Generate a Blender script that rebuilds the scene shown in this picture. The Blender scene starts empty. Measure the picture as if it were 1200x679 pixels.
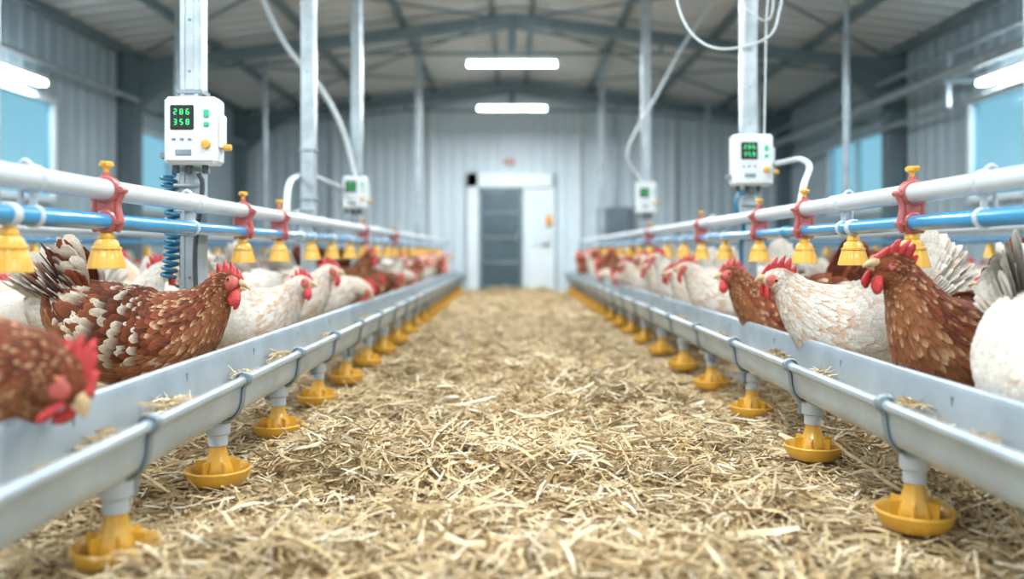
import bpy, math, random
import numpy as np
from mathutils import Vector, Matrix
rng=np.random.default_rng(7); random.seed(7)
scene=bpy.context.scene
pi=math.pi
# ------------------------------------------------------------ materials
def nmat(name,col,rough=.5,metal=0,nscale=0,namt=0,bump=0,bscale=None,emit=None,estr=0,col2=None,coat=0,sss=0):
    m=bpy.data.materials.new(name); m.use_nodes=True
    nt=m.node_tree; b=nt.nodes['Principled BSDF']
    b.inputs['Base Color'].default_value=(*col,1); b.inputs['Roughness'].default_value=rough
    b.inputs['Metallic'].default_value=metal
    if coat: b.inputs['Coat Weight'].default_value=coat
    if sss:
        b.inputs['Subsurface Weight'].default_value=sss; b.inputs['Subsurface Radius'].default_value=(.02,.008,.005)
    if emit: 
        b.inputs['Emission Color'].default_value=(*emit,1); b.inputs['Emission Strength'].default_value=estr
    if nscale:
        tc=nt.nodes.new('ShaderNodeTexCoord'); n=nt.nodes.new('ShaderNodeTexNoise'); n.inputs['Scale'].default_value=nscale; n.inputs['Detail'].default_value=6
        nt.links.new(tc.outputs['Object'],n.inputs['Vector'])
        r=nt.nodes.new('ShaderNodeValToRGB'); c2=col2 or tuple(max(0,c*(1-namt)) for c in col)
        r.color_ramp.elements[0].color=(*c2,1); r.color_ramp.elements[1].color=(*col,1)
        r.color_ramp.elements[0].position=.35; r.color_ramp.elements[1].position=.65
        nt.links.new(n.outputs['Fac'],r.inputs['Fac']); nt.links.new(r.outputs['Color'],b.inputs['Base Color'])
        if bump:
            n2=nt.nodes.new('ShaderNodeTexNoise'); n2.inputs['Scale'].default_value=bscale or nscale*3; n2.inputs['Detail'].default_value=5
            nt.links.new(tc.outputs['Object'],n2.inputs['Vector'])
            bp=nt.nodes.new('ShaderNodeBump'); bp.inputs['Strength'].default_value=bump; bp.inputs['Distance'].default_value=.01
            nt.links.new(n2.outputs['Fac'],bp.inputs['Height']); nt.links.new(bp.outputs['Normal'],b.inputs['Normal'])
    return m
def cmat(name,rough=.7,nscale=60,namt=.25,sheen=0,bump=.0):
    m=bpy.data.materials.new(name); m.use_nodes=True
    nt=m.node_tree; b=nt.nodes['Principled BSDF']; b.inputs['Roughness'].default_value=rough
    b.inputs['Specular IOR Level'].default_value=.25
    if sheen: b.inputs['Sheen Weight'].default_value=sheen
    a=nt.nodes.new('ShaderNodeAttribute'); a.attribute_name='Col'
    tc=nt.nodes.new('ShaderNodeTexCoord'); n=nt.nodes.new('ShaderNodeTexNoise'); n.inputs['Scale'].default_value=nscale
    nt.links.new(tc.outputs['Object'],n.inputs['Vector'])
    mr=nt.nodes.new('ShaderNodeMapRange'); mr.inputs['From Min'].default_value=.3; mr.inputs['From Max'].default_value=.7
    mr.inputs['To Min'].default_value=1-namt; mr.inputs['To Max'].default_value=1+namt*.5
    nt.links.new(n.outputs['Fac'],mr.inputs['Value'])
    mx=nt.nodes.new('ShaderNodeVectorMath'); mx.operation='SCALE'
    nt.links.new(a.outputs['Color'],mx.inputs[0]); nt.links.new(mr.outputs['Result'],mx.inputs['Scale'])
    nt.links.new(mx.outputs['Vector'],b.inputs['Base Color'])
    return m
M={}
M['galv']=nmat('galvanised_metal',(.46,.53,.57),.38,.4,9,.25,.15,40)
M['trough']=nmat('trough_steel',(.45,.54,.61),.32,.4,6,.18,.1,30)
M['strap']=nmat('strap_grey',(.24,.30,.34),.45,.3,12,.2)
M['white_pipe']=nmat('white_pvc',(.57,.63,.67),.3,0,5,.08,coat=.3)
M['blue_pipe']=nmat('blue_pvc',(.03,.28,.54),.25,0,5,.15,coat=.4)
M['grey_clip']=nmat('grey_clip',(.50,.56,.60),.4,0,8,.1)
M['red']=nmat('clamp_red',(.45,.11,.10),.4,0,20,.2,coat=.2)
M['yellow']=nmat('yellow_plastic',(.72,.39,.045),.35,0,15,.15,coat=.2,sss=.0)
M['box']=nmat('controller_white',(.66,.71,.73),.35,0,5,.04)
M['bezel']=nmat('screen_bezel',(.01,.015,.015),.2,0,5,.2)
M['green']=nmat('screen_green',(.05,.6,.2),.4,0,5,.1,emit=(.04,1,.22),estr=1.0)
M['greenbtn']=nmat('green_button',(.03,.45,.25),.4,0,5,.1)
M['coil']=nmat('blue_hose',(.02,.17,.30),.35,0,10,.2)
M['cable']=nmat('cable_white',(.50,.56,.59),.45,0,6,.1)
M['dark']=nmat('dark_rubber',(.06,.07,.08),.6,0,8,.2)
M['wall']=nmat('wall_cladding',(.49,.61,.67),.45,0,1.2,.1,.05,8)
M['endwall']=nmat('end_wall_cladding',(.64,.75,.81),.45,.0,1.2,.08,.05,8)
M['ceil']=nmat('ceiling_cladding',(.66,.69,.69),.5,.0,.8,.15,.05,8)
M['beam']=nmat('steel_frame',(.18,.25,.28),.5,.1,3,.2)
M['frame']=nmat('white_frame',(.72,.80,.84),.4,0,4,.06)
M['doorleaf']=nmat('door_panel',(.065,.11,.13),.3,.1,3,.25)
M['floor']=nmat('straw_litter',(.48,.36,.20),.9,0,30,.4,.9,60,col2=(.21,.145,.075))
M['feed']=nmat('feed_mash',(.50,.39,.24),.9,0,60,.4,.8,120,col2=(.30,.21,.12))
M['straw']=cmat('straw',.6,40,.2)
M['feather']=cmat('plumage',.8,140,.22,sheen=.04)
M['comb']=nmat('comb_red',(.62,.045,.045),.45,0,90,.35,.3,200,sss=.05)
M['face']=nmat('face_skin_red',(.58,.12,.10),.55,0,90,.3,.3,200,sss=.05)
M['beak']=nmat('beak_horn',(.60,.42,.22),.4,0,60,.3)
M['leg']=nmat('leg_scales',(.60,.42,.26),.55,0,120,.35,.4,300)
M['eye']=nmat('eye_orange',(.65,.22,.03),.15,0,200,.3)
M['pupil']=nmat('eye_pupil',(.005,.005,.005),.05,0,50,.1,coat=.5)
M['tube']=nmat('lamp_tube',(1,1,1),.4,0,3,.02,emit=(.90,.97,1),estr=26)
M['sign']=nmat('sign_red',(.55,.16,.13),.5,0,8,.1)
M['orange']=nmat('label_orange',(.85,.35,.05),.5,0,8,.1)
g=bpy.data.materials.new('window_glass'); g.use_nodes=True; nt=g.node_tree; nt.nodes.remove(nt.nodes['Principled BSDF'])
o=nt.nodes['Material Output']; tr=nt.nodes.new('ShaderNodeBsdfTransparent'); gl=nt.nodes.new('ShaderNodeBsdfGlossy'); mx=nt.nodes.new('ShaderNodeMixShader')
tr.inputs['Color'].default_value=(.56,.80,.88,1); gl.inputs['Roughness'].default_value=.08; mx.inputs[0].default_value=.15
nt.links.new(tr.outputs[0],mx.inputs[1]); nt.links.new(gl.outputs[0],mx.inputs[2]); nt.links.new(mx.outputs[0],o.inputs['Surface']); M['glass']=g
# ------------------------------------------------------------ mesh builder
class MB:
    def __init__(s): s.v=[];s.c=[];s.q=[];s.t=[];s.qm=[];s.tm=[];s.n=0;s.mats=[]
    def mi(s,m):
        if m not in s.mats: s.mats.append(m)
        return s.mats.index(m)
    def add(s,v,quads=None,tris=None,mat='galv',col=(1,1,1)):
        v=np.asarray(v,float).reshape(-1,3); k=s.mi(mat)
        c=np.asarray(col,float); c=np.broadcast_to(c,(len(v),3)) if c.ndim==1 else c.reshape(-1,3)
        if quads is not None and len(quads): q=np.asarray(quads,int)+s.n; s.q.append(q); s.qm.append(np.full(len(q),k))
        if tris is not None and len(tris): t=np.asarray(tris,int)+s.n; s.t.append(t); s.tm.append(np.full(len(t),k))
        s.v.append(v); s.c.append(c); s.n+=len(v)
    def box(s,c,d,mat='galv',ch=0,R=None):
        hx,hy,hz=[a/2 for a in d]; b=min(ch,hx*.9,hy*.9,hz*.9)
        if b<=0:
            v=np.array([[x,y,z] for x in(-hx,hx) for y in(-hy,hy) for z in(-hz,hz)])
            q=[[0,1,3,2],[4,6,7,5],[0,4,5,1],[2,3,7,6],[0,2,6,4],[1,5,7,3]]; t=[]
        else:
            v=[];q=[];t=[];idx={}
            for sx in(-1,1):
                for sy in(-1,1):
                    for sz in(-1,1):
                        for a in range(3):
                            h=[hx-b,hy-b,hz-b]; h[a]+=b
                            idx[(sx,sy,sz,a)]=len(v); v.append([sx*h[0],sy*h[1],sz*h[2]])
            S=(-1,1)
            for e in S:
                q.append([idx[(e,a,c2,0)] for a,c2 in((-1,-1),(1,-1),(1,1),(-1,1))])
                q.append([idx[(a,e,c2,1)] for a,c2 in((-1,-1),(1,-1),(1,1),(-1,1))])
                q.append([idx[(a,c2,e,2)] for a,c2 in((-1,-1),(1,-1),(1,1),(-1,1))])
                for f in S:
                    q.append([idx[(e,f,-1,0)],idx[(e,f,1,0)],idx[(e,f,1,1)],idx[(e,f,-1,1)]])
                    q.append([idx[(e,-1,f,0)],idx[(e,1,f,0)],idx[(e,1,f,2)],idx[(e,-1,f,2)]])
                    q.append([idx[(-1,e,f,1)],idx[(1,e,f,1)],idx[(1,e,f,2)],idx[(-1,e,f,2)]])
                    for g_ in S: t.append([idx[(e,f,g_,0)],idx[(e,f,g_,1)],idx[(e,f,g_,2)]])
            v=np.array(v)
        if R is not None: v=v@np.array(R).T
        s.add(v+np.array(c),q,t,mat)
    def tube(s,pts,rad,seg=10,mat='galv',col=(1,1,1),cap=True,smooth=0,flat=1.0):
        P=np.array(pts,float); r=np.broadcast_to(np.array(rad,float),(len(P),)).copy()
        if smooth:
            P,r2=crom(P,smooth),crom(r[:,None],smooth)[:,0]; r=r2
        n=len(P); T=np.gradient(P,axis=0); T/=np.linalg.norm(T,axis=1)[:,None]+1e-9
        a=np.array([0,0,1.]) if abs(T[0,2])<.9 else np.array([1.,0,0])
        U=np.cross(T[0],a);U/=np.linalg.norm(U); V=[];th=np.arange(seg)*2*pi/seg
        for i in range(n):
            U=U-T[i]*np.dot(U,T[i]);U/=np.linalg.norm(U);W=np.cross(T[i],U)
            V.append(P[i]+r[i]*(np.cos(th)[:,None]*U+flat*np.sin(th)[:,None]*W))
        V=np.concatenate(V); q=loftq(n,seg); t=[]
        if cap:
            V=np.vstack([V,P[0],P[-1]]); a0=n*seg
            t=[[a0,(j+1)%seg,j] for j in range(seg)]+[[a0+1,(n-1)*seg+j,(n-1)*seg+(j+1)%seg] for j in range(seg)]
        s.add(V,q,t,mat,col)
    def lathe(s,prof,c=(0,0,0),seg=24,mat='yellow',rib=0,nrib=12,axis='z'):
        th=np.arange(seg)*2*pi/seg; V=[]
        for r,z in prof:
            rr=r*(1+rib*np.cos(nrib*th))
            V.append(np.stack([rr*np.cos(th),rr*np.sin(th),np.full(seg,z)],1))
        V=np.concatenate(V)
        if axis=='y': V=V[:,[0,2,1]]
        if axis=='x': V=V[:,[2,0,1]]
        s.add(V+np.array(c),loftq(len(prof),seg),[],mat)
    def sphere(s,c,r,mat,R=None,seg=12,rings=8,col=(1,1,1)):
        r=np.broadcast_to(np.array(r,float),(3,)); V=[]
        for i in range(rings+1):
            a=pi*i/rings
            for j in range(seg):
                b=2*pi*j/seg; V.append([math.sin(a)*math.cos(b),math.sin(a)*math.sin(b),math.cos(a)])
        V=np.array(V)*r
        if R is not None: V=V@np.array(R).T
        s.add(V+np.array(c),loftq(rings+1,seg),[],mat,col)
    def mesh(s,name,smooth=True,angle=None):
        me=bpy.data.meshes.new(name); v=np.concatenate(s.v); c=np.concatenate(s.c)
        q=np.concatenate(s.q) if s.q else np.zeros((0,4),int); t=np.concatenate(s.t) if s.t else np.zeros((0,3),int)
        me.vertices.add(len(v)); me.vertices.foreach_set('co',v.astype(np.float32).ravel())
        li=np.concatenate([q.ravel(),t.ravel()]); me.loops.add(len(li)); me.loops.foreach_set('vertex_index',li.astype(np.int32))
        ls=np.concatenate([np.arange(len(q))*4,len(q)*4+np.arange(len(t))*3]); me.polygons.add(len(ls))
        me.polygons.foreach_set('loop_start',ls.astype(np.int32))
        mi=np.concatenate(s.qm+s.tm); me.polygons.foreach_set('material_index',mi.astype(np.int32))
        me.update(calc_edges=True); me.validate()
        me.polygons.foreach_set('use_smooth',np.full(len(me.polygons),smooth))
        a=me.color_attributes.new('Col','FLOAT_COLOR','POINT'); a.data.foreach_set('color',np.hstack([c,np.ones((len(c),1))]).astype(np.float32).ravel())
        for m in s.mats: me.materials.append(M[m])
        if smooth and angle: me.set_sharp_from_angle(angle=math.radians(angle))
        return me
    def obj(s,name,smooth=True,angle=35,loc=(0,0,0)):
        return link(name,s.mesh(name,smooth,angle),loc)
def link(name,me,loc=(0,0,0),rz=0,sc=1,parent=None):
    o=bpy.data.objects.new(name,me); scene.collection.objects.link(o); o.location=loc; o.rotation_euler=(0,0,rz)
    o.scale=(sc,sc,sc) if not isinstance(sc,tuple) else sc
    if parent: o.parent=parent
    return o
def loftq(n,seg):
    i=np.arange(n-1)[:,None]*seg; j=np.arange(seg)[None]; k=(j+1)%seg
    return np.stack([i+j,i+k,i+seg+k,i+seg+j],-1).reshape(-1,4)
def crom(P,k):
    P=np.asarray(P,float); Q=np.vstack([2*P[0]-P[1],P,2*P[-1]-P[-2]]); out=[]
    for i in range(1,len(Q)-2):
        for t in np.arange(k)/k:
            a,b,c,d=Q[i-1:i+3]; out.append(.5*(2*b+(c-a)*t+(2*a-5*b+4*c-d)*t*t+(3*b-a-3*c+d)*t**3))
    out.append(P[-1]); return np.array(out)
# ------------------------------------------------------------ ROOM
XW,YB,YE,ZE,ZR=5.0,-1.5,15.5,3.25,3.87
def corr(mb,org,along,up,nor,t0,t1,mat,per=.25,dep=.025):
    org,along,up,nor=[np.array(a,float) for a in(org,along,up,nor)]
    ts=[];k=math.floor(t0/per)-1
    while k*per<t1+per:
        for a,b in((0,0),(.6,0),(.68,1),(.92,1)): ts.append((k*per+a*per,b*dep))
        k+=1
    T=np.array([a for a,b in ts]);O=np.array([b for a,b in ts])
    tt=np.concatenate([[t0],T[(T>t0)&(T<t1)],[t1]]); oo=np.interp(tt,T,O)
    lo=org+tt[:,None]*along+oo[:,None]*nor; hi=lo+up; n=len(tt)
    mb.add(np.vstack([lo,hi]),[[i,i+1,n+i+1,n+i] for i in range(n-1)],[],mat)
wins={-1:[(1.5,4.5),(6.6,9.2),(11.2,12.4)],1:[(1.5,4.5),(6.6,9.2),(11.2,13.3)]}  # nearest window on each side is unseen, added to let light in
WZ0,WZ1=1.25,2.32; wn=1
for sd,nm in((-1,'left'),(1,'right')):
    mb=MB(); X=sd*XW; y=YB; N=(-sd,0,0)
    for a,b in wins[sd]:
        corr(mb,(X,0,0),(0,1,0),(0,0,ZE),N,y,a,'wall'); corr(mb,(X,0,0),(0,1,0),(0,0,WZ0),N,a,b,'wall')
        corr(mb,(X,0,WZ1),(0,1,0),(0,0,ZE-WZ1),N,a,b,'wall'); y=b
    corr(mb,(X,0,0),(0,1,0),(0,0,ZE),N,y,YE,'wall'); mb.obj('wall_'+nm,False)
    for a,b in wins[sd]:
        w=MB(); c=(a+b)/2; L=b-a; zc=(WZ0+WZ1)/2; H=WZ1-WZ0; xx=X-sd*.03
        for z in(WZ0,WZ1): w.box((xx,c,z),(.12,L+.1,.07),'frame',.008)
        for yy in(a,b): w.box((xx,yy,zc),(.12,.07,H),'frame',.008)
        nm_=max(1,round(L/1.1))
        for k in range(1,nm_): w.box((xx,a+L*k/nm_,zc),(.08,.05,H-.06),'frame',.006)
        w.box((xx,c,zc),(.012,L-.06,H-.06),'glass')
        w.obj('window_%d'%wn); wn+=1
DX0,DX1,DT=-.60,.22,1.86
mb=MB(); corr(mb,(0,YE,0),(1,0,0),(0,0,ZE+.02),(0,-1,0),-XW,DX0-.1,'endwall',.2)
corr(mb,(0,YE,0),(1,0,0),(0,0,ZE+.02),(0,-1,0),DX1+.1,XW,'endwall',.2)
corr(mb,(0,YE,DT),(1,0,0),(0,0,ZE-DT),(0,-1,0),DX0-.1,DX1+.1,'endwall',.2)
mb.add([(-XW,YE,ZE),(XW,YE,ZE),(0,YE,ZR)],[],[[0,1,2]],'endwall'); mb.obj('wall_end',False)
mb=MB()
for sd in(-1,1): corr(mb,(sd*XW,0,ZE),(0,1,0),(-sd*XW,0,ZR-ZE),(0,0,-1),YB,YE,'ceil',.3,.03)
mb.obj('ceiling',False)
# purlins
mb=MB(); sl=(ZR-ZE)/XW
for sd in(-1,1):
    for x in(.25,1.4,2.6,3.8,4.8): mb.box((sd*x,(YB+YE)/2,ZR-sl*x-.075),(.06,YE-YB,.09),'beam')
mb.obj('ceiling_purlins',False)
def frame(y):
    mb=MB(); 
    for sd in(-1,1):
        mb.box((sd*(XW-.13),y,ZE/2),(.22,.2,ZE-.02),'beam',.01)
        a=math.atan(sl)*sd; R=[[math.cos(a),0,math.sin(a)],[0,1,0],[-math.sin(a),0,math.cos(a)]]
        mb.box((sd*XW/2,y,(ZE+ZR)/2-.21),(XW/math.cos(a)-.05,.16,.14),'beam',.01,R)
        p=[(sd*(XW-.2),ZE-.75),(sd*(XW-.2),ZE-.2),(sd*(XW-1.1),ZE-.17+.11)]
        v=[(x,y+e,z) for e in(-.06,.06) for x,z in p]; mb.add(v,[[0,1,4,3],[1,2,5,4],[2,0,3,5]],[[0,2,1],[3,4,5]],'beam')
        mb.tube([(0,y,ZR-.3),(sd*1.9,y,ZE-.02),(sd*(XW-.3),y,ZE-.3)],.018,6,'beam')
        mb.tube([(sd*1.9,y,ZE-.02),(sd*1.9,y,ZR-sl*1.9-.2)],.018,6,'beam')
    mb.box((0,y,ZR-.4),(.1,.1,.5),'beam',.01)
    mb.tube([(-1.9,y,ZE-.02),(1.9,y,ZE-.02)],.022,6,'beam')
    return mb.obj('roof_frame')
for y in(15.3,10.9,6.5,2.1): frame(y)
mb=MB()
for sd in(-1,1):
    for y0 in(6.5,10.9):
        mb.tube([(sd*.3,y0+.2,ZR-.22),(sd*4.6,y0+4.2,ZE-.05)],.016,6,'beam'); mb.tube([(sd*4.6,y0+.2,ZE-.05),(sd*.3,y0+4.2,ZR-.22)],.016,6,'beam')
mb.obj('roof_bracing')
# wall conduits
mb=MB()
for x,z,r in((4.55,2.56,.06),(4.7,2.25,.03),(4.62,2.8,.03)):
    mb.tube([(x,YB,z),(x,YE-.1,z)],r,12,'galv')
for y in(3.,6.,9.,12.,15.): mb.box((4.76,y,2.5),(.44,.05,.05),'galv',.004); mb.box((4.6,y,2.53),(.05,.05,.62),'galv',.004)
mb.obj('wall_conduit_pipes')
mb=MB(); mb.tube([(-4.75,YB,2.62),(-4.75,YE-.1,2.62)],.035,10,'galv')
for y in(3.,6.,9.,12.,15.): mb.box((-4.86,y,2.62),(.22,.04,.04),'galv',.004)
mb.obj('wall_conduit_pipes')
# door
mb=MB(); yd=YE-.08
mb.box((-.71,yd,1.06),(.2,.14,2.12),'frame',.01); mb.box((.24,yd,.93),(.07,.14,1.86),'frame',.01)
mb.box((-.02,yd,1.99),(1.58,.14,.26),'frame',.01); mb.box((.5,yd+.02,.93),(.45,.06,1.86),'frame',.01)
mb.box((.75,yd,1.06),(.06,.14,2.12),'frame',.01)
mb.box((.50,yd-.02,1.25),(.3,.03,.9),'endwall',.006)
mb.box((.66,yd-.09,1.27),(.12,.04,.16),'orange',.01); mb.box((.60,yd-.09,.95),(.14,.05,.2),'box',.01)
mb.obj('door_frame')
mb=MB(); mb.box((-.2,yd+.02,.93),(.80,.04,1.84),'doorleaf',.006)
for z in(.06,.5,.95,1.4,1.8): mb.box((-.2,yd-.01,z),(.80,.03,.05),'beam',.004)
for x in(-.57,.17): mb.box((x,yd-.01,.93),(.06,.03,1.84),'beam',.004)
mb.tube([(.1,yd-.02,.85),(.1,yd-.08,.87),(.1,yd-.08,1.03),(.1,yd-.02,1.05)],.012,8,'galv'); mb.obj('door_1')
mb=MB(); mb.box((-.05,YE-.05,2.33),(.20,.03,.11),'sign',.01); mb.box((-.05,YE-.07,2.33),(.12,.01,.025),'box'); mb.obj('exit_sign')
mb=MB(); mb.box((1.85,YE-.12,1.25),(.62,.16,.5),'strap',.02); mb.box((1.85,YE-.21,1.25),(.5,.02,.38),'beam',.01); mb.tube([(1.85,YE-.1,1.5),(1.85,YE-.1,3.2)],.02,8,'galv'); mb.obj('electrical_cabinet')
mb=MB()
for x in(-3.2,-1.45,1.2,2.9): mb.box((x,YE-.07,1.65),(.1,.08,3.25),'frame',.01)
mb.obj('trim_1')
# ------------------------------------------------------------ FLOOR
fr=np.random.default_rng(3)
K=fr.normal(0,1,(26,2)); K=K/np.linalg.norm(K,axis=1)[:,None]*fr.uniform(2,24,(26,1)); PH=fr.uniform(0,2*pi,26); AM=.0175/(1+np.linalg.norm(K,axis=1)/12)
def hgt(x,y):
    h=0
    for k,p,a in zip(K,PH,AM): h=h+a*np.sin(k[0]*x+k[1]*y+p)
    m=1-.8*np.exp(-((np.abs(x)-.93)/.16)**2)
    return np.where(h>0,h*.9,h*.5)*m-.012
def grid(x0,x1,y0,y1,d):
    nx=int((x1-x0)/d)+1; ny=int((y1-y0)/d)+1; X,Y=np.meshgrid(np.linspace(x0,x1,nx),np.linspace(y0,y1,ny))
    v=np.stack([X,Y,hgt(X,Y)],-1).reshape(-1,3); i=np.arange(ny-1)[:,None]*nx; j=np.arange(nx-1)[None]
    return v,np.stack([i+j,i+j+1,i+nx+j+1,i+nx+j],-1).reshape(-1,4)
mb=MB(); v,q=grid(-XW,XW,YB,YE,.06); mb.add(v,q,[],'floor'); mb.obj('floor')
def straws(mb,n,x0,x1,y0,y1,lmin,lmax,wmin,wmax,zf=None,zup=.02,pitch=.22,r=rng):
    x=r.uniform(x0,x1,n); y=r.uniform(y0,y1,n); low=1-.75*np.exp(-((np.abs(x)-.93)/.13)**2) if zf is None else 1
    z=(hgt(x,y) if zf is None else zf(x,y))+np.abs(r.normal(0,1,n))*zup*.6*low+.001
    ph=r.uniform(0,2*pi,n); pt=r.normal(0,pitch,n)*low; L=r.uniform(lmin,lmax,n)*np.where(r.random(n)<.15,1.5,1); W=r.uniform(wmin,wmax,n)*np.where(r.random(n)<.12,1.8,1); ro=r.normal(0,.7,n)
    D=np.stack([np.cos(ph)*np.cos(pt),np.sin(ph)*np.cos(pt),np.sin(pt)],1)
    S=np.stack([-np.sin(ph),np.cos(ph),0*ph],1); Nn=np.cross(D,S); S2=S*np.cos(ro)[:,None]+Nn*np.sin(ro)[:,None]
    Bd=(S*r.normal(0,.10,n)[:,None]+Nn*r.normal(-.05,.10,n)[:,None])*L[:,None]
    s=np.array([-.5,-.17,.17,.5]); P=np.stack([x,y,z],1)
    c=P[:,None]+D[:,None]*(s[None,:,None]*L[:,None,None])+Bd[:,None]*(4*s*s)[None,:,None]
    wp=np.array([.7,1,1,.6])[None,:,None]*W[:,None,None]*.5
    V=np.stack([c-S2[:,None]*wp,c+S2[:,None]*wp],2).reshape(-1,3)
    V[:,2]=np.maximum(V[:,2],-.03)
    pal=np.array([(.62,.47,.27),(.49,.35,.18),(.72,.59,.39),(.80,.71,.54),(.32,.21,.10),(.57,.42,.22)]); w=[.27,.21,.19,.10,.10,.13]
    col=pal[r.choice(6,n,p=w)]*r.uniform(.8,1.12,(n,1)); col=np.repeat(col,8,0)
    b=np.arange(n)[:,None,None]*8; kk=np.arange(3)[None,:,None]*2
    q=(b+kk+np.array([0,1,3,2])[None,None]).reshape(-1,4); mb.add(V,q,[],'straw',col)
mb=MB()
straws(mb,40000,-1.75,1.75,1.4,4.2,.05,.16,.003,.008,zup=.036,pitch=.28)
straws(mb,3800,-1.75,1.75,1.5,4.5,.09,.18,.0055,.011,zup=.05,pitch=.3)
straws(mb,34000,-1.75,1.75,4.2,8,.06,.14,.004,.009)
straws(mb,20000,-1.75,1.75,8,15.3,.07,.15,.005,.011)
straws(mb,14000,-4.8,4.8,1.4,15.3,.07,.15,.005,.010)
straws(mb,6000,-1.75,1.75,-.5,1.4,.05,.12,.003,.007)
mb.obj('straw_bedding',False)
# ------------------------------------------------------------ FEED TROUGHS  (sd=+1 right side, back away from aisle)
def trough(X,sd,y0,y1,name='feed_trough'):
    pr=[(.012,.318),(.006,.326),(-.004,.330),(-.014,.324),(-.014,.312),(-.006,.305),(0,.30),(.004,.262),(.012,.232),(.032,.214),(.07,.208),(.12,.210),(.148,.225),(.160,.26),(.166,.33),(.168,.362),(.176,.372),(.188,.366),(.190,.352),(.184,.342)]
    pr=crom(np.array(pr),3); d=np.gradient(pr,axis=0); nn=np.stack([-d[:,1],d[:,0]],1); nn/=np.linalg.norm(nn,axis=1)[:,None]
    P=np.vstack([pr+nn*.002,(pr-nn*.002)[::-1]]); n=len(P); ys=[y0,y1]
    mb=MB(); V=np.vstack([np.stack([X+sd*P[:,0],np.full(n,y),P[:,1]],1) for y in ys]); mb.add(V,loftq(2,n),[],'trough')
    for y in ys: mb.box((X+sd*.088,y,.275),(.16,.006,.12),'trough')
    ny=int((y1-y0)/.03); nx=7; yy=np.linspace(y0+.01,y1-.01,ny); xx=np.linspace(.008,.158,nx)
    Xg,Yg=np.meshgrid(xx,yy); Z=.243+.008*np.sin(Yg*9+Xg*30)+.012*np.sin(Yg*2.3+X*3)+.004*np.sin(Yg*41+Xg*80)+.01*np.sin(Xg/.165*pi)
    mb.add(np.stack([X+sd*Xg,Yg,Z],-1).reshape(-1,3),(np.arange(ny-1)[:,None,None]*nx+np.arange(nx-1)[None,:,None]+np.array([0,1,nx+1,nx])).reshape(-1,4),[],'feed')
    return mb
def heaps(mb,X,sd,spots):
    for y,l,h in spots:
        a,b=sorted((X+sd*.03,X+sd*.14))
        straws(mb,420,a,b,y-l,y+l,.02,.055,.002,.005,zf=lambda x,yy:.25+h*np.exp(-((yy-y)/(l*.6))**2),zup=.012,pitch=.3)
PL=[1.22+.655*k for k in range(22)]; PR=[1.40+.72*k for k in range(20)]
XL,XR=-.80,.93
Y0=.55
for X,sd,ys in((XL,-1,PL),(XR,1,PR)):
    mb=trough(X,sd,Y0,15.1)
    heaps(mb,X,sd,[(2.9,.12,.03),(3.35,.1,.045),(2.25,.2,.05),(1.9,.1,.03),(4.3,.15,.03),(5.3,.3,.04),(6.6,.3,.03)])
    for y in ys:
        if y>14.9: continue
        pts=[(X+sd*a,y,z) for a,z in [(.02,.322),(.01,.338),(-.006,.341),(-.02,.332),(-.021,.312),(-.007,.298),(-.003,.262),(.006,.23),(.03,.205),(.06,.201)]]
        mb.tube(pts,.012,8,'strap',smooth=3,flat=.45)
        mb.tube([(X-sd*.012,y-.012,.325),(X-sd*.012,y+.012,.325)],.016,10,'strap')
        mb.tube([(X+sd*.168,y,.34),(X+sd*.172,y,.22),(X+sd*.12,y,.203),(X+sd*.06,y,.201)],.008,6,'strap',smooth=3)
    mb.obj('feed_trough',True,40)
for sd in(-1,1):
    mb=trough(sd*3.0,sd,2.2,15.1); 
    for y in np.arange(2.6,15,1.5): mb.tube([(sd*3.09,y,.21),(sd*3.09,y,-.01)],.02,8,'strap')
    mb.obj('feed_trough',True,40)
# feeder pan mesh
mb=MB()
mb.lathe([(.03,.200),(.036,.197),(.036,.155),(.028,.150),(.028,.12)],mat='grey_clip')
mb.box((0,0,.194),(.10,.05,.010),'strap',.004); mb.box((.04,0,.170),(.02,.03,.05),'strap',.004)
mb.lathe([(.001,.132),(.023,.131),(.024,.105),(.030,.085),(.042,.060),(.047,.040),(.042,.03)],mat='yellow',rib=.05,nrib=8,seg=32)
for k in range(6):
    a=k*pi/3; R=[[math.cos(a),-math.sin(a),0],[math.sin(a),math.cos(a),0],[0,0,1]]
    mb.box((.042*math.cos(a),.042*math.sin(a),.056),(.046,.005,.04),'yellow',.001,R)
mb.lathe([(.0005,.012),(.06,.012),(.074,.020),(.083,.036),(.088,.050),(.092,.053),(.095,.049),(.090,.033),(.079,.012),(.06,.002),(.0005,.002)],mat='yellow',seg=36)
mb.lathe([(.0005,.018),(.070,.02),(.072,.022)],mat='feed',seg=24)
pan=mb.mesh('feeder_pan',True,40)
for X,sd,ys in((XL,-1,PL),(XR,1,PR)):
    for i,y in enumerate(ys):
        if y<14.9: link('feeder_pan',pan,(X+sd*.075,y+.01,.005),i*1.1)
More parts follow.
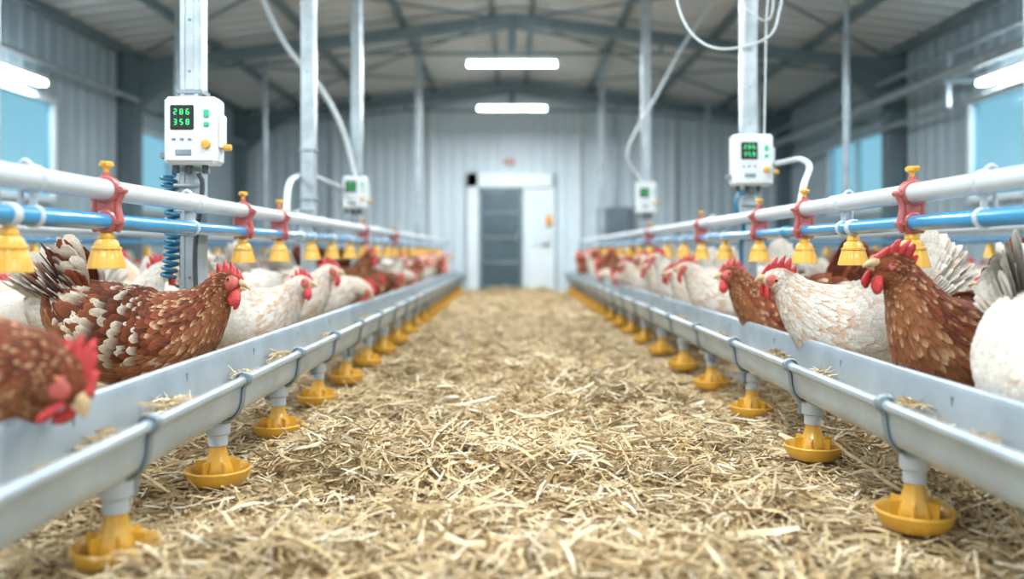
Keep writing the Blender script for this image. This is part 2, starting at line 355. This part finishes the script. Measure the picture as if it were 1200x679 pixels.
# ------------------------------------------------------------ PIPES
ZW,ZB=.875,.785; XPL,XPR=-1.15,1.20
for X in(XPL,XPR):
    mb=MB(); mb.tube([(X,.4,ZW),(X,15.2,ZW)],.030,20,'white_pipe')
    for y in np.arange(1.1,15,2.0): mb.tube([(X,y,ZW),(X,y+.01,ZW),(X,y+.08,ZW),(X,y+.09,ZW)],[.031,.035,.035,.031],20,'white_pipe')
    mb.obj('air_pipe')
    mb=MB(); mb.tube([(X,.4,ZB),(X,15.2,ZB)],.0235,20,'blue_pipe')
    for y in np.arange(1.7,15,2.0): mb.tube([(X,y,ZB),(X,y+.008,ZB),(X,y+.06,ZB),(X,y+.068,ZB)],[.024,.0275,.0275,.024],20,'blue_pipe')
    mb.obj('drinker_line_pipe')
for sd in(-1,1):
    mb=MB(); mb.tube([(sd*3.25,1.5,.86),(sd*3.25,15.2,.86)],.03,12,'white_pipe'); mb.tube([(sd*3.25,1.5,.78),(sd*3.25,15.2,.78)],.022,12,'blue_pipe')
    for y in np.arange(2.5,15,3): mb.tube([(sd*3.33,y,0),(sd*3.33,y,3.3)],.03,8,'galv'); mb.box((sd*3.29,y,.82),(.1,.03,.2),'galv',.004)
    for y in np.arange(2.2,15,.6): mb.lathe([(.008,.76),(.02,.74),(.035,.70),(.048,.66),(.04,.665)],(sd*3.25,y,0),12,'yellow')
    mb.obj('drinker_line')
def cup(mb):
    mb.lathe([(.010,-.015),(.012,-.03),(.02,-.034),(.022,-.046),(.016,-.05)],mat='yellow',seg=16)
    mb.lathe([(.001,-.044),(.018,-.046),(.030,-.056),(.034,-.072),(.037,-.078),(.046,-.108),(.051,-.132),(.047,-.133),(.036,-.09),(.001,-.08)],mat='yellow',rib=.035,nrib=12,seg=48)
    mb.lathe([(.034,-.07),(.040,-.072),(.041,-.078),(.037,-.081)],mat='yellow',seg=24)
    mb.tube([(0,0,-.08),(0,0,-.118),(0,0,-.12)],[.006,.006,.003],8,'galv')
def band(mb,r,z,L,mat): mb.tube([(0,-L/2,z),(0,-L/2+.004,z),(0,L/2-.004,z),(0,L/2,z)],[r-.004,r,r,r-.004],24,mat)
mb=MB(); cup(mb)
band(mb,.040,.09,.034,'red'); band(mb,.033,0,.034,'red')
mb.box((0,0,.045),(.05,.026,.05),'red',.006); mb.box((0,0,.045),(.062,.014,.07),'red',.004)
for sx in(-1,1):
    mb.tube([(sx*.044,-.02,.09),(sx*.044,.02,.09)],.009,10,'red'); mb.tube([(sx*.036,-.02,0),(sx*.036,.02,0)],.009,10,'red')
    mb.tube([(sx*.044,0,.09),(sx*.03,0,.05),(sx*.036,0,0),(sx*.03,0,-.03)],[.012,.010,.012,.006],10,'red',smooth=4)
mb.lathe([(.001,.142),(.011,.14),(.012,.125),(.018,.12),(.02,.11),(.001,.11)],mat='red',seg=16)
mb.lathe([(.001,.172),(.014,.171),(.02,.166),(.02,.158),(.012,.154),(.008,.150),(.008,.138),(.001,.138)],mat='yellow',seg=16)
mb.box((0,-.02,.165),(.012,.03,.01),'yellow',.003)
dr1=mb.mesh('nipple_drinker',True,40)
mb=MB(); cup(mb); band(mb,.029,0,.03,'grey_clip'); dr2=mb.mesh('nipple_drinker_plain',True,40)
mb=MB(); band(mb,.0355,.09,.016,'grey_clip'); band(mb,.029,0,.016,'grey_clip'); mb.box((0,0,.045),(.016,.014,.06),'grey_clip',.003)
mb.tube([(0,0,.12),(.02,0,.135),(.035,0,.12),(.036,0,.09)],.006,8,'grey_clip',smooth=4); mb.box((.03,0,.045),(.012,.012,.11),'grey_clip',.003)
clip=mb.mesh('pipe_clip',True,40)
for X,reds,plain,clips in((XPL,[2.42,3.65,4.22,6.6,8.3],[1.95,4.9,5.45,6.05,7.2,7.8,9,9.7,10.4,11.1,11.9,12.7,13.5],[1.98,3.0,4.55,7.4]),
                          (XPR,[2.56,3.5,4.14,5.4,7.4],[3.0,4.8,5.95,6.6,8,8.7,9.4,10.1,10.9,11.7,12.6,13.5],[2.10,3.02,5.1,7])):
    for y in reds: link('nipple_drinker',dr1,(X,y,ZB),.1)
    for y in plain: link('nipple_drinker',dr2,(X,y,ZB))
    for y in clips:
        link('pipe_clip',clip,(X,y+.07,ZB),0 if X>0 else pi)
# ------------------------------------------------------------ POLES
def pole(X,Y,w=.085,br=True,sd=1,name='support_pole'):
    mb=MB(); zt=ZR-sl*abs(X)-.06; h=w/2
    mb.box((0,0,zt/2),(w,w,zt),'galv',.008)
    for sx in(-1,1): mb.box((sx*h*.62,-h-.002,zt/2),(w*.22,.006,zt-.04),'galv',.002)
    for z in np.arange(.2,zt-.1,.2): mb.tube([(0,-h-.003,z),(0,-h+.004,z)],w*.07,10,'strap')
    mb.box((0,0,.006),(.2,.2,.012),'galv',.004)
    if br:
        for z in(ZW,ZB): mb.box((-sd*.045,0,z),(.05,.03,.03),'galv',.004); mb.box((0,-h-.01,z),(w+.03,.012,.045),'galv',.004)
        mb.tube([(-h-.01,-h-.018,ZW+.08),(h+.01,-h-.018,ZW+.08)],.008,8,'galv')
    for z in(1.02,1.32):
        mb.tube([(-h-.006,0,z),(h+.006,0,z)],.012,8,'strap'); mb.box((0,0,z),(w+.014,w+.014,.02),'strap',.004)
    return mb.obj(name,loc=(X,Y,0))
poles=[(-1.25,3.35,-1),(-1.25,5.25,-1),(-1.25,6.87,-1),(-1.25,11.4,-1),(1.30,4.70,1),(1.30,8.28,1),(1.30,12.3,1)]
for x,y,sd in poles: pole(x,y,.085,True,sd)
def controller(loc,w=.20,h=.255,d=.10,side=1):
    mb=MB(); f=-d/2
    mb.box((0,0,0),(w,d,h),'box',.014); mb.box((0,f-.004,0),(w-.02,.012,h-.02),'box',.005)
    mb.box((-.025,f-.011,.046),(.088,.008,.092),'bezel',.004)
    segs={0:'abcdef',1:'bc',2:'abged',3:'abgcd',8:'abcdefg',6:'acdefg',5:'acdfg',4:'bcfg'}
    def dig(n,cx,cz,s):
        for c in segs[n]:
            px,pz,hor={'a':(0,1,1),'g':(0,0,1),'d':(0,-1,1),'f':(-.5,.5,0),'b':(.5,.5,0),'e':(-.5,-.5,0),'c':(.5,-.5,0)}[c]
            mb.box((cx+px*s,f-.016,cz+pz*s),((s*.8,.003,s*.28) if hor else (s*.28,.003,s*.8)),'green')
    for i,n in enumerate((2,8,6)): dig(n,-.048+i*.023,.066,.0095)
    for i,n in enumerate((3,5,8)): dig(n,-.048+i*.023,.028,.0095)
    for i in range(3): mb.box((-.055+i*.03,f-.013,-.035),(.014,.008,.008),'strap',.002)
    mb.box((.066,f-.012,.06),(.02,.008,.03),'greenbtn',.003); mb.box((.066,f-.012,.02),(.02,.008,.018),'greenbtn',.003)
    mb.lathe([(.001,-.03),(.015,-.028),(.017,-.02),(.017,0)],(.066,f,-.055),16,'yellow',axis='y')
    mb.box((-.02,f-.011,-.085),(.06,.005,.022),'strap',.002)
    for x in(-.07,-.02,.04): mb.tube([(x,0,-h/2),(x,0,-h/2-.03)],[.013,.011],10,'dark')
    mb.box((-w/2-.012,0,-.09),(.03,.03,.025),'strap',.004)
    mb.box((w/2+.006,0,0),(.014,d*.6,h*.5),'box',.004); mb.lathe([(.001,.03),(.012,.029),(.014,.0)],(w/2+.01,0,-.06),12,'yellow',axis='x')
    mb.box((0,d/2+.003,0),(.11,.008,h*.7),'galv',.003)
    return mb.obj('climate_controller',loc=loc)
controller((-1.205,3.24,1.155)); controller((1.285,4.59,1.19),.215,.275)
controller((-1.24,6.76,1.165),.19,.26); controller((1.285,8.17,1.215),.2,.3)
def cable(pts,r,mat,name,k=8): mb=MB(); mb.tube(pts,r,10,mat,smooth=k); mb.obj(name)
cable([(-2.2,6.3,3.45),(-1.95,6.5,2.75),(-1.75,6.6,2.3),(-1.5,6.7,1.98),(-1.34,6.76,1.66),(-1.24,6.76,1.29)],.020,'cable','power_cable')
cable([(1.6,4.55,2.9),(1.46,4.55,2.2),(1.43,4.55,2.0),(1.36,4.55,1.84),(1.15,4.75,1.83),(1.0,4.85,1.97),(.93,4.9,2.25),(.9,4.9,2.8),(.9,4.9,3.6)],.0065,'cable','power_cable')
cable([(1.35,4.5,2.5),(1.24,4.6,2.1),(1.33,4.58,1.95),(1.40,4.6,1.98),(1.42,4.64,2.2),(1.38,4.62,2.0),(1.365,4.6,1.6),(1.36,4.6,1.33)],.005,'cable','power_cable')
cable([(2.1,8,3.5),(1.85,8,3.0),(1.6,8,2.62),(1.35,8.05,2.15),(1.18,8.1,1.85),(1.1,8.15,1.62),(1.2,8.2,1.45),(1.27,8.2,1.37)],.018,'cable','power_cable')
cable([(1.40,4.6,1.17),(1.43,4.45,1.17),(1.42,4.2,1.155),(1.36,3.9,1.09),(1.24,3.62,.99),(1.2,3.55,.9)],.015,'cable','water_hose')
cable([(-1.34,6.76,1.2),(-1.42,6.3,1.24),(-1.38,5.8,1.22),(-1.34,5.4,1.18),(-1.2,4.6,1.07),(-1.15,4.35,.9)],.018,'cable','water_hose')
mb=MB(); t=np.linspace(0,1,240); a=t*2*pi*15; R=.026
mb.tube(np.stack([-1.335+R*np.cos(a)+.02*np.sin(t*3),3.31+R*np.sin(a),1.0-.40*t],1),.0075,8,'coil')
mb.tube([(-1.30,3.28,1.0),(-1.29,3.26,1.03),(-1.275,3.24,1.04)],.008,8,'coil'); mb.obj('coiled_hose')
cable([(1.24,4.58,1.03),(1.20,4.57,.97),(1.21,4.57,.9),(1.25,4.6,.84),(1.24,4.62,.7),(1.26,4.63,.4)],.011,'coil','water_hose')
cable([(-1.2,3.27,1.0),(-1.19,3.28,.94),(-1.22,3.285,.7),(-1.21,3.285,.45)],.009,'dark','sensor_cable')
# ------------------------------------------------------------ HENS
BODY=[(-.27,.56,.02,.03),(-.235,.53,.06,.08),(-.16,.475,.115,.135),(-.06,.42,.148,.165),(.04,.395,.155,.172),(.13,.405,.142,.162)]
POSES={
 'reach':BODY+[(.20,.445,.110,.132),(.25,.487,.084,.098),(.285,.525,.064,.072),(.312,.558,.050,.055),(.342,.575,.044,.048),(.374,.572,.035,.038),(.392,.566,.015,.017)],
 'upright':BODY[:5]+[(.125,.42,.142,.158),(.185,.47,.108,.124),(.225,.525,.082,.092),(.252,.575,.064,.070),(.278,.62,.050,.054),(.312,.648,.044,.048),(.346,.648,.035,.038),(.364,.642,.015,.017)],
 'feed':BODY+[(.20,.425,.108,.125),(.255,.44,.082,.092),(.30,.452,.064,.070),(.338,.448,.050,.053),(.368,.430,.044,.048),(.392,.408,.035,.038),(.404,.394,.015,.017)],
}
def palette(kind,u,th,r,n):
    a=r.random(n)[:,None]; neck=(u>.62)[:,None]; top=np.cos(th)[:,None]; rnd=r.random(n)[:,None]
    if kind in('brown','speckled'):
        dk=np.array([.080,.016,.005]); md=np.array([.20,.048,.014]); lt=np.array([.34,.14,.055])
        b=dk+(md-dk)*a; b=np.where(neck,b*1.12+.004,b); b=np.where((top<-.3),lt*.5+.5*b,b)
        tip=b*1.3+.006
        p=.24 if kind=='speckled' else .07; 
        wz=(rnd<p)&((u<.6)[:,None]); wt=np.array([.74,.61,.46])
        tip=np.where(wz,wt*r.uniform(.6,1,(n,1)),tip); tip=np.where(neck&(rnd<.22),np.array([.56,.34,.18]),tip)
        if kind=='speckled': b=np.where((r.random(n)[:,None]<.06)&(~neck),wt*.8,b)
    else:
        b=np.array([.68,.63,.56])*(.88+.12*a); tn=np.array([.50,.29,.16])
        p=.40 if kind=='cream' else .10
        b=np.where(neck&(rnd<p),tn*.65+b*.35,b); b=np.where((~neck)&(rnd<(.16 if kind=='cream' else .02)),tn*.4+b*.6,b)
        tip=np.clip(b*1.10,0,.78)
    return b,tip
def hen_build(pose,kind,seed,hi=True,turn=0.0):
    r=np.random.default_rng(seed); mb=MB()
    C=np.array(POSES[pose]); ctl=np.stack([C[:,0],0*C[:,0],C[:,1]],1); psi=np.zeros(len(C))
    i0=6
    for i in range(i0,len(C)):
        t=min(1,(i-i0+1)/4.); p=turn*t; psi[i]=p; xb=.16; dx=ctl[i,0]-xb
        q=turn*t*.6; ctl[i,0]=xb+dx*math.cos(q); ctl[i,1]=dx*math.sin(q)
    A=np.hstack([ctl,C[:,2:],psi[:,None]]); F=crom(A,10)
    ds=np.r_[0,np.cumsum(np.linalg.norm(np.diff(F[:,:3],axis=0),axis=1))]; Lt=ds[-1]; ns=90; uu=np.linspace(0,Lt,ns)
    G=np.stack([np.interp(uu,ds,F[:,k]) for k in range(6)],1); U=np.linspace(0,1,ns)
    T=np.gradient(G[:,:3],axis=0)
    for _ in range(6): T[1:-1]=(T[:-2]+T[1:-1]+T[2:])/3
    T/=np.linalg.norm(T,axis=1)[:,None]; Sd=np.stack([-np.sin(G[:,5]),np.cos(G[:,5]),0*G[:,5]],1)
    Sd-=T*np.sum(T*Sd,1)[:,None]; Sd/=np.linalg.norm(Sd,axis=1)[:,None]; Nn=np.cross(T,Sd)
    def ip(u,A2): return np.stack([np.interp(u,U,A2[:,k]) for k in range(A2.shape[1])],-1)
    def surf(u,th,off=0):
        c=ip(u,G[:,:3]); s=ip(u,Sd); nn=ip(u,Nn); w=np.interp(u,U,G[:,3]); h=np.interp(u,U,G[:,4])
        ct,st=np.cos(th),np.sin(th); ww=w*(1-.10*ct)
        ath=np.abs((th+pi)%(2*pi)-pi); bul=.020*np.exp(-((ath-1.35)/.62)**2)*np.exp(-((u-.36)/.17)**2)
        rad=nn*(ct/h)[...,None]+s*(st/ww)[...,None]; rad/=np.linalg.norm(rad,axis=-1)[...,None]
        return c+nn*(h*ct)[...,None]+s*(ww*st)[...,None]+rad*(bul+off)[...,None]
    R_,S_=(46,28) if hi else (22,12)
    us=np.linspace(0,1,R_)[:,None]*np.ones((1,S_)); th=np.ones((R_,1))*np.arange(S_)[None]*2*pi/S_
    V=surf(us,th,np.zeros_like(us)).reshape(-1,3); b,tp=palette(kind,us.ravel(),th.ravel(),r,R_*S_)
    if not hi: b=(b+tp)/2
    V=np.vstack([V,G[0,:3],G[-1,:3]]); b=np.vstack([b,b[0],b[-1]]); a0=R_*S_
    mb.add(V,loftq(R_,S_),[[a0,(j+1)%S_,j] for j in range(S_)]+[[a0+1,(R_-1)*S_+j,(R_-1)*S_+(j+1)%S_] for j in range(S_)],'feather',b)
    s=np.array([0,.2,.45,.7,.88,1.]); wp=np.array([.4,.85,1,.95,.72,.25])
    light=kind in('cream','white')
    def feath(u0,t0,L,W,o0,o1,cb,ct,flare=0):
        n=len(u0); c=np.array([-1,0,1.])
        u=np.clip(u0[:,None,None]-s[None,:,None]*(L/Lt)[:,None,None]+0*c,.0,1)
        rad=np.maximum(.5*(np.interp(u,U,G[:,3])+np.interp(u,U,G[:,4])),.02)
        tt=t0[:,None,None]+c[None,None]*wp[None,:,None]*(W/2)[:,None,None]/rad+flare*s[None,:,None]*np.sign(np.sin(t0))[:,None,None]
        off=o0[:,None,None]+(o1-o0)[:,None,None]*s[None,:,None]-np.abs(c)[None,None]*.0022*np.ones((n,6,1))
        V=surf(u,tt,off).reshape(-1,3)
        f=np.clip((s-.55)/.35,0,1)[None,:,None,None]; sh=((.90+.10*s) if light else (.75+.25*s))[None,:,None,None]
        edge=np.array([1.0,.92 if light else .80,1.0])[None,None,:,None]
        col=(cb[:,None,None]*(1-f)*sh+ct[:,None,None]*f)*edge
        q=(np.arange(n)[:,None,None,None]*18+np.arange(5)[None,:,None,None]*3+np.arange(2)[None,None,:,None]+np.array([0,1,4,3])).reshape(-1,4)
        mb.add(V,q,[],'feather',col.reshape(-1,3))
    if hi:
        u=.955; us=[];ts=[];k=0
        ku=[0,.1,.4,.6,.75,.85,.92,1]; kL=[.07,.07,.062,.055,.05,.036,.018,.012]; kW=[.03,.034,.034,.026,.015,.011,.009,.007]
        while u>.05:
            L=np.interp(u,ku,kL); W=np.interp(u,ku,kW); rad=.5*(np.interp(u,U,G[:,3])+np.interp(u,U,G[:,4])); n=max(8,int(2*pi*rad/(.60*W)))
            for j in range(n): us.append(u+r.normal(0,.008)); ts.append((j+.5*(k%2)+r.normal(0,.22))*2*pi/n)
            u-=.36*L/Lt; k+=1
        us=np.array(us);ts=np.array(ts);n=len(us); L=np.interp(us,ku,kL)*r.uniform(.8,1.25,n); W=np.interp(us,ku,kW)*r.uniform(.8,1.2,n)
        cb,ct=palette(kind,us,ts,r,n); sc=np.interp(us,[0,.7,1],[1,.7,.25])
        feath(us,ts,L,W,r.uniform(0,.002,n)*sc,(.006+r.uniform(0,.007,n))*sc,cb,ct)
        # wings
        for sgn in(-1,1):
            for (ua,nr,ta,tb,L,W,o,na) in((.56,3,.75,1.9,.055,.032,.008,9),(.50,3,.72,1.9,.075,.034,.012,9),(.40,3,.75,1.85,.11,.034,.016,9),(.30,2,.8,1.55,.15,.03,.022,8)):
                for k in range(nr):
                    n=na; t0=np.linspace(ta,tb,n)+r.normal(0,.03,n); u0=np.full(n,ua-.035*k)-.06*((t0-1.3)**2)+r.normal(0,.004,n)
                    cb,ct=palette(kind,u0,t0,r,n)
                    if kind=='speckled': 
                        m=r.random(n)[:,None]<.26; ct=np.where(m,np.array([.76,.66,.53]),ct); cb=cb*.75
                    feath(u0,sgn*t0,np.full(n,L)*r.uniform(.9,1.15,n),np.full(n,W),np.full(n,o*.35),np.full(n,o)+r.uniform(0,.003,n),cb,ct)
    # tail
    nt_=12 if hi else 5
    for sgn in(-1,1):
        for row in range(4 if hi else 1):
            for i in range(nt_):
                f=i/(nt_-1); al=math.radians(38+44*f+r.normal(0,2.5)); L=((.165,.135,.105,.075)[row]+(.04,.03,.02,.015)[row]*f)*r.uniform(.90,1.06)
                D=np.array([-math.cos(al),sgn*(.15-.12*f+.07*row),math.sin(al)]); D/=np.linalg.norm(D)
                Sx=np.array([math.sin(al),0,math.cos(al)])*.9+np.array([0,sgn*-.10,0]); Sx-=D*D@Sx; Sx/=np.linalg.norm(Sx); Nm=np.cross(D,Sx)
                root=np.array([-.205+.050*f-.02*(1-f)+.010*row,sgn*(.022-.010*f+.015*row+.003*(i%2)),.51+.045*f])
                W=(.066,.060,.054,.046)[row]
                ss=np.array([0,.2,.45,.7,.9,1.]); w2=np.array([.45,.8,1,1.05,.88,.4])*W/2
                c=np.array([-1,0,1.]); bend=ss**2*.10*L
                V=root+D*(ss*L)[:,None,None]*1.0+Sx*(w2[:,None]*c)[...,None]+(Nm*(-.002*np.abs(c)[None,:,None])) - np.array([1,0,0])*bend[:,None,None]*1.2
                cb,ct=palette(kind,np.full(1,.3),np.full(1,.5),r,1)
                if kind in('speckled',): 
                    if r.random()<.5: cb=cb*.35+np.array([[.66,.53,.42]])*.65; ct=np.array([[.74,.65,.55]])
                col=np.concatenate([np.repeat(cb*(.85+.15*x) if x<.8 else ct,3,0) for x in ss])
                mb.add(V.reshape(-1,3),(np.arange(5)[:,None,None]*3+np.arange(2)[None,:,None]+np.array([0,1,4,3])).reshape(-1,4),[],'feather',col)
    # head frame
    hs=1.14
    hc=ctl[10]; Fv=ctl[12]-ctl[9]; Fv/=np.linalg.norm(Fv); p=psi[10]; Sv=np.array([-math.sin(p),math.cos(p),0]); Sv-=Fv*Fv@Sv; Sv/=np.linalg.norm(Sv); Uv=np.cross(Fv,Sv)
    Rm=np.stack([Fv,Sv,Uv],1)
    def H(a): return hc+hs*np.asarray(a,float)@Rm.T
    def SP(c,r_,mat): mb.sphere(H(c),tuple(hs*x for x in r_),mat,Rm,*sg)
    # comb
    nC=40 if hi else 12; VV=[]
    for i in range(nC+1):
        t=i/nC; x=.052-.112*t; base=.030-.020*(abs(t-.48)/.52)**2-.008; env=(math.sin(pi*min(1,max(0,t*.94+.03))))**.6
        sp=abs(math.sin(5*pi*t)); top=base+.010+env*(.022+.034*sp**.8); lean=-.010*sp*env; wob=.0025*math.sin(t*17)
        for y,z,l in((-.0065,base,0),(-.0045,base+(top-base)*.55,lean*.5),(-.0022,top-.002,lean),(.0022,top-.002,lean),(.0045,base+(top-base)*.55,lean*.5),(.0065,base,0)):
            VV.append(H((x+l,y+wob*(z-base)/.04,z)))
    mb.add(np.array(VV),[[i*6+j,i*6+j+1,i*6+7+j,i*6+6+j] for i in range(nC) for j in range(5)],[[nC*6,nC*6+1,nC*6+4],[0,1,4]],'comb')
    sg=(14,10) if hi else (8,5)
    for sy in(-1,1):
        SP((.012,sy*.024,.000),(.030,.015,.024),'face')
        SP((-.016,sy*.030,-.014),(.010,.006,.012),'comb')
        mb.tube([H((.032,sy*.010,-.016)),H((.032,sy*.016,-.034)),H((.028,sy*.018,-.056)),H((.022,sy*.016,-.072))],[.012,.018,.022,.008],10 if hi else 6,'comb',smooth=3 if hi else 0,flat=.45)
        SP((.012,sy*.0365,.006),(.0080,.005,.0080),'eye')
        SP((.013,sy*.0400,.006),(.0048,.003,.0048),'pupil')
    mb.tube([H((.026,0,.004)),H((.044,0,.003)),H((.058,0,-.003)),H((.068,0,-.012)),H((.072,0,-.019))],[.019,.016,.0105,.0055,.001],10,'beak',smooth=3,flat=1)
    mb.tube([H((.026,0,-.010)),H((.044,0,-.012)),H((.056,0,-.015)),H((.062,0,-.017))],[.013,.010,.005,.001],8,'beak',smooth=2)
    # legs
    b,_=palette(kind,np.array([.3]),np.array([0.]),r,1)
    for sy in(-1,1):
        y=.065*sy
        mb.tube([(.0,y*.9,.33),(.03,y,.26),(.02,y,.20),(-.01,y,.165)],[.06,.055,.034,.018],12,'feather',b[0],smooth=3)
        mb.tube([(.01,y,.19),(-.02,y,.15),(-.012,y,.09),(.0,y,.028),(.005,y,.012)],[.013,.013,.010,.0105,.012],8,'leg',smooth=3)
        for an,l in((0,.085),(.55,.07),(-.55,.07),(pi-.15*sy,.04)):
            ca,sa=math.cos(an),math.sin(an)
            mb.tube([(.004,y,.016),(.004+ca*l*.35,y+sa*l*.35,.020),(.004+ca*l*.75,y+sa*l*.75,.010),(.004+ca*l,y+sa*l,.006)],[.009,.0075,.006,.0045],7,'leg',smooth=2)
            mb.tube([(.004+ca*l*.97,y+sa*l*.97,.008),(.004+ca*(l+.018),y+sa*(l+.018),.001)],[.004,.001],6,'beak')
    return mb
HM={}
def hm(pose,kind,seed,turn=0.):
    k=(pose,kind,seed,turn)
    if k not in HM: HM[k]=hen_build(pose,kind,seed,True,turn).mesh('hen_'+pose+'_'+kind,True)
    return HM[k]
def hen(pose,kind,seed,hx,hy,yaw,sc=1.,turn=0.):
    # place by head position
    C=POSES[pose][10]; lx=C[0]*sc; a=math.radians(yaw)
    link('hen',hm(pose,kind,seed,turn),(hx-lx*math.cos(a),hy-lx*math.sin(a),.006),a,sc)
# left row
hen('reach','speckled',1,-.985,2.98,3,1.,-.25)
hen('feed','brown',2,-.865,1.72,-10,1.02,-.35)
hen('reach','cream',3,-1.0,4.10,-2,.93,-.2)
hen('reach','cream',4,-1.03,4.85,-8,1.)
hen('feed','cream',5,-.98,5.75,0,1.,-.2)
hen('upright','white',6,-1.62,3.95,40,.93)
# right row
hen('upright','brown',7,1.08,2.39,203,1.0,-.3)
hen('reach','cream',3,1.02,3.27,176,1.02,-.2)
hen('reach','brown',8,1.04,4.07,172,1.0,.2)
hen('reach','cream',4,1.05,5.15,180,1.02)
hen('reach','white',9,1.245,1.69,-100,1.0)
R2=random.Random(5)
meshes=[('reach','brown',8,.2),('reach','cream',4,0.),('feed','cream',5,-.2),('upright','white',6,0.),('upright','brown',7,-.3),('feed','brown',2,-.35),('reach','cream',3,-.2)]
for sd,y in((-1,6.35),(1,5.75)):
    while y<14.7:
        if any(abs(py-y)<.24 for px_,py,_ in poles if px_*sd>0): y+=.12; continue
        po,ki,se,tu=R2.choice(meshes if sd<0 or y>8 else [meshes[1],meshes[6],meshes[0],meshes[3]])
        hx=sd*R2.uniform(1.02,1.12); hen(po,ki,se,hx,y,(0 if sd<0 else 180)+R2.uniform(-14,14),R2.uniform(.93,1.03),tu)
        y+=R2.uniform(.46,.62)
# background flock: one object
low=[hen_build('reach','brown',21,False),hen_build('upright','cream',22,False),hen_build('feed','cream',23,False),hen_build('reach','white',24,False),hen_build('upright','brown',25,False)]
fl=MB()
for sd in(-1,1):
    for X in(2.25,3.75,4.4):
        y=2.3+R2.uniform(0,.5)
        while y<14.9:
            m=low[R2.choice([0,1,1,2,3,3,3,4])]; a=R2.uniform(0,2*pi) if X>2.3 else (0 if sd<0 else pi)+R2.choice([0,pi])+R2.uniform(-.5,.5)
            s_=R2.uniform(.82,.98); ca,sa=math.cos(a)*s_,math.sin(a)*s_; px=sd*(X+R2.uniform(-.05,.05))
            v=np.concatenate(m.v); W=np.stack([v[:,0]*ca-v[:,1]*sa+px,v[:,0]*sa+v[:,1]*ca+y,v[:,2]*s_+.004],1); c=np.concatenate(m.c); base=fl.n
            fl.v.append(W); fl.c.append(c); fl.n+=len(W)
            lut=np.array([fl.mi(k) for k in m.mats])
            for qa,qm in zip(m.q,m.qm): fl.q.append(qa+base); fl.qm.append(lut[qm])
            for qa,qm in zip(m.t,m.tm): fl.t.append(qa+base); fl.tm.append(lut[qm])
            y+=R2.uniform(.5,.7) if X<2.5 else R2.uniform(.62,.85)
fl.obj('hen_flock',True,None)
# ------------------------------------------------------------ LIGHTS
mb=MB(); mb.box((0,0,.05),(1.1,.10,.05),'frame',.01)
for y in(-.03,.03): mb.tube([(-.52,y,0),(.52,y,0)],.026,10,'tube')
for x in(-.53,.53): mb.box((x,0,.02),(.03,.12,.07),'frame',.006)
for x in(-.4,.4): mb.tube([(x,0,.07),(x,0,.75)],.005,6,'galv')
lm=mb.mesh('ceiling_and_added_tube_light',True,40)
def lamp(x,y,z,rz=0,en=60,hang=True):
    o=link('ceiling_and_added_tube_light',lm,(x,y,z),rz)
    L=bpy.data.lights.new('lamp_glow','AREA'); L.shape='RECTANGLE'; L.size=1.04; L.size_y=.14; L.energy=en; L.color=(.92,.975,1)
    lo=bpy.data.objects.new('lamp_glow',L); scene.collection.objects.link(lo); lo.parent=o; lo.location=(0,0,-.035)
for y in(-.5,2.,4.2,7.0,10.0,13.1): lamp(0,y,2.9,en=75 if y<9 else 170)
for x in(-3,3):  # unseen side rows, added as extra fill over the hens
    for y in(-.5,2.2,4.8): lamp(x,y,2.85,pi/2,en=80)
for x in(-4.8,4.8): lamp(x,8.2,2.42,pi/2,en=14)  # added wall tubes stand in for tube reflections in the window glass
w=bpy.data.worlds.new('World'); scene.world=w; w.use_nodes=True; bg=w.node_tree.nodes['Background']; bg.inputs[0].default_value=(.82,.94,1,1); bg.inputs[1].default_value=1.5
# ------------------------------------------------------------ CAMERA
cd=bpy.data.cameras.new('camera'); cam=bpy.data.objects.new('camera',cd); scene.collection.objects.link(cam); scene.camera=cam
cam.location=(0,0,.7); cam.rotation_euler=(pi/2,0,0); cd.lens=30; cd.sensor_width=36; cd.shift_y=-.037
cd.dof.use_dof=True; cd.dof.focus_distance=2.85; cd.dof.aperture_fstop=1.0; cd.clip_start=.05
scene.view_settings.view_transform='Standard'; scene.view_settings.look='None'; scene.view_settings.exposure=-.27
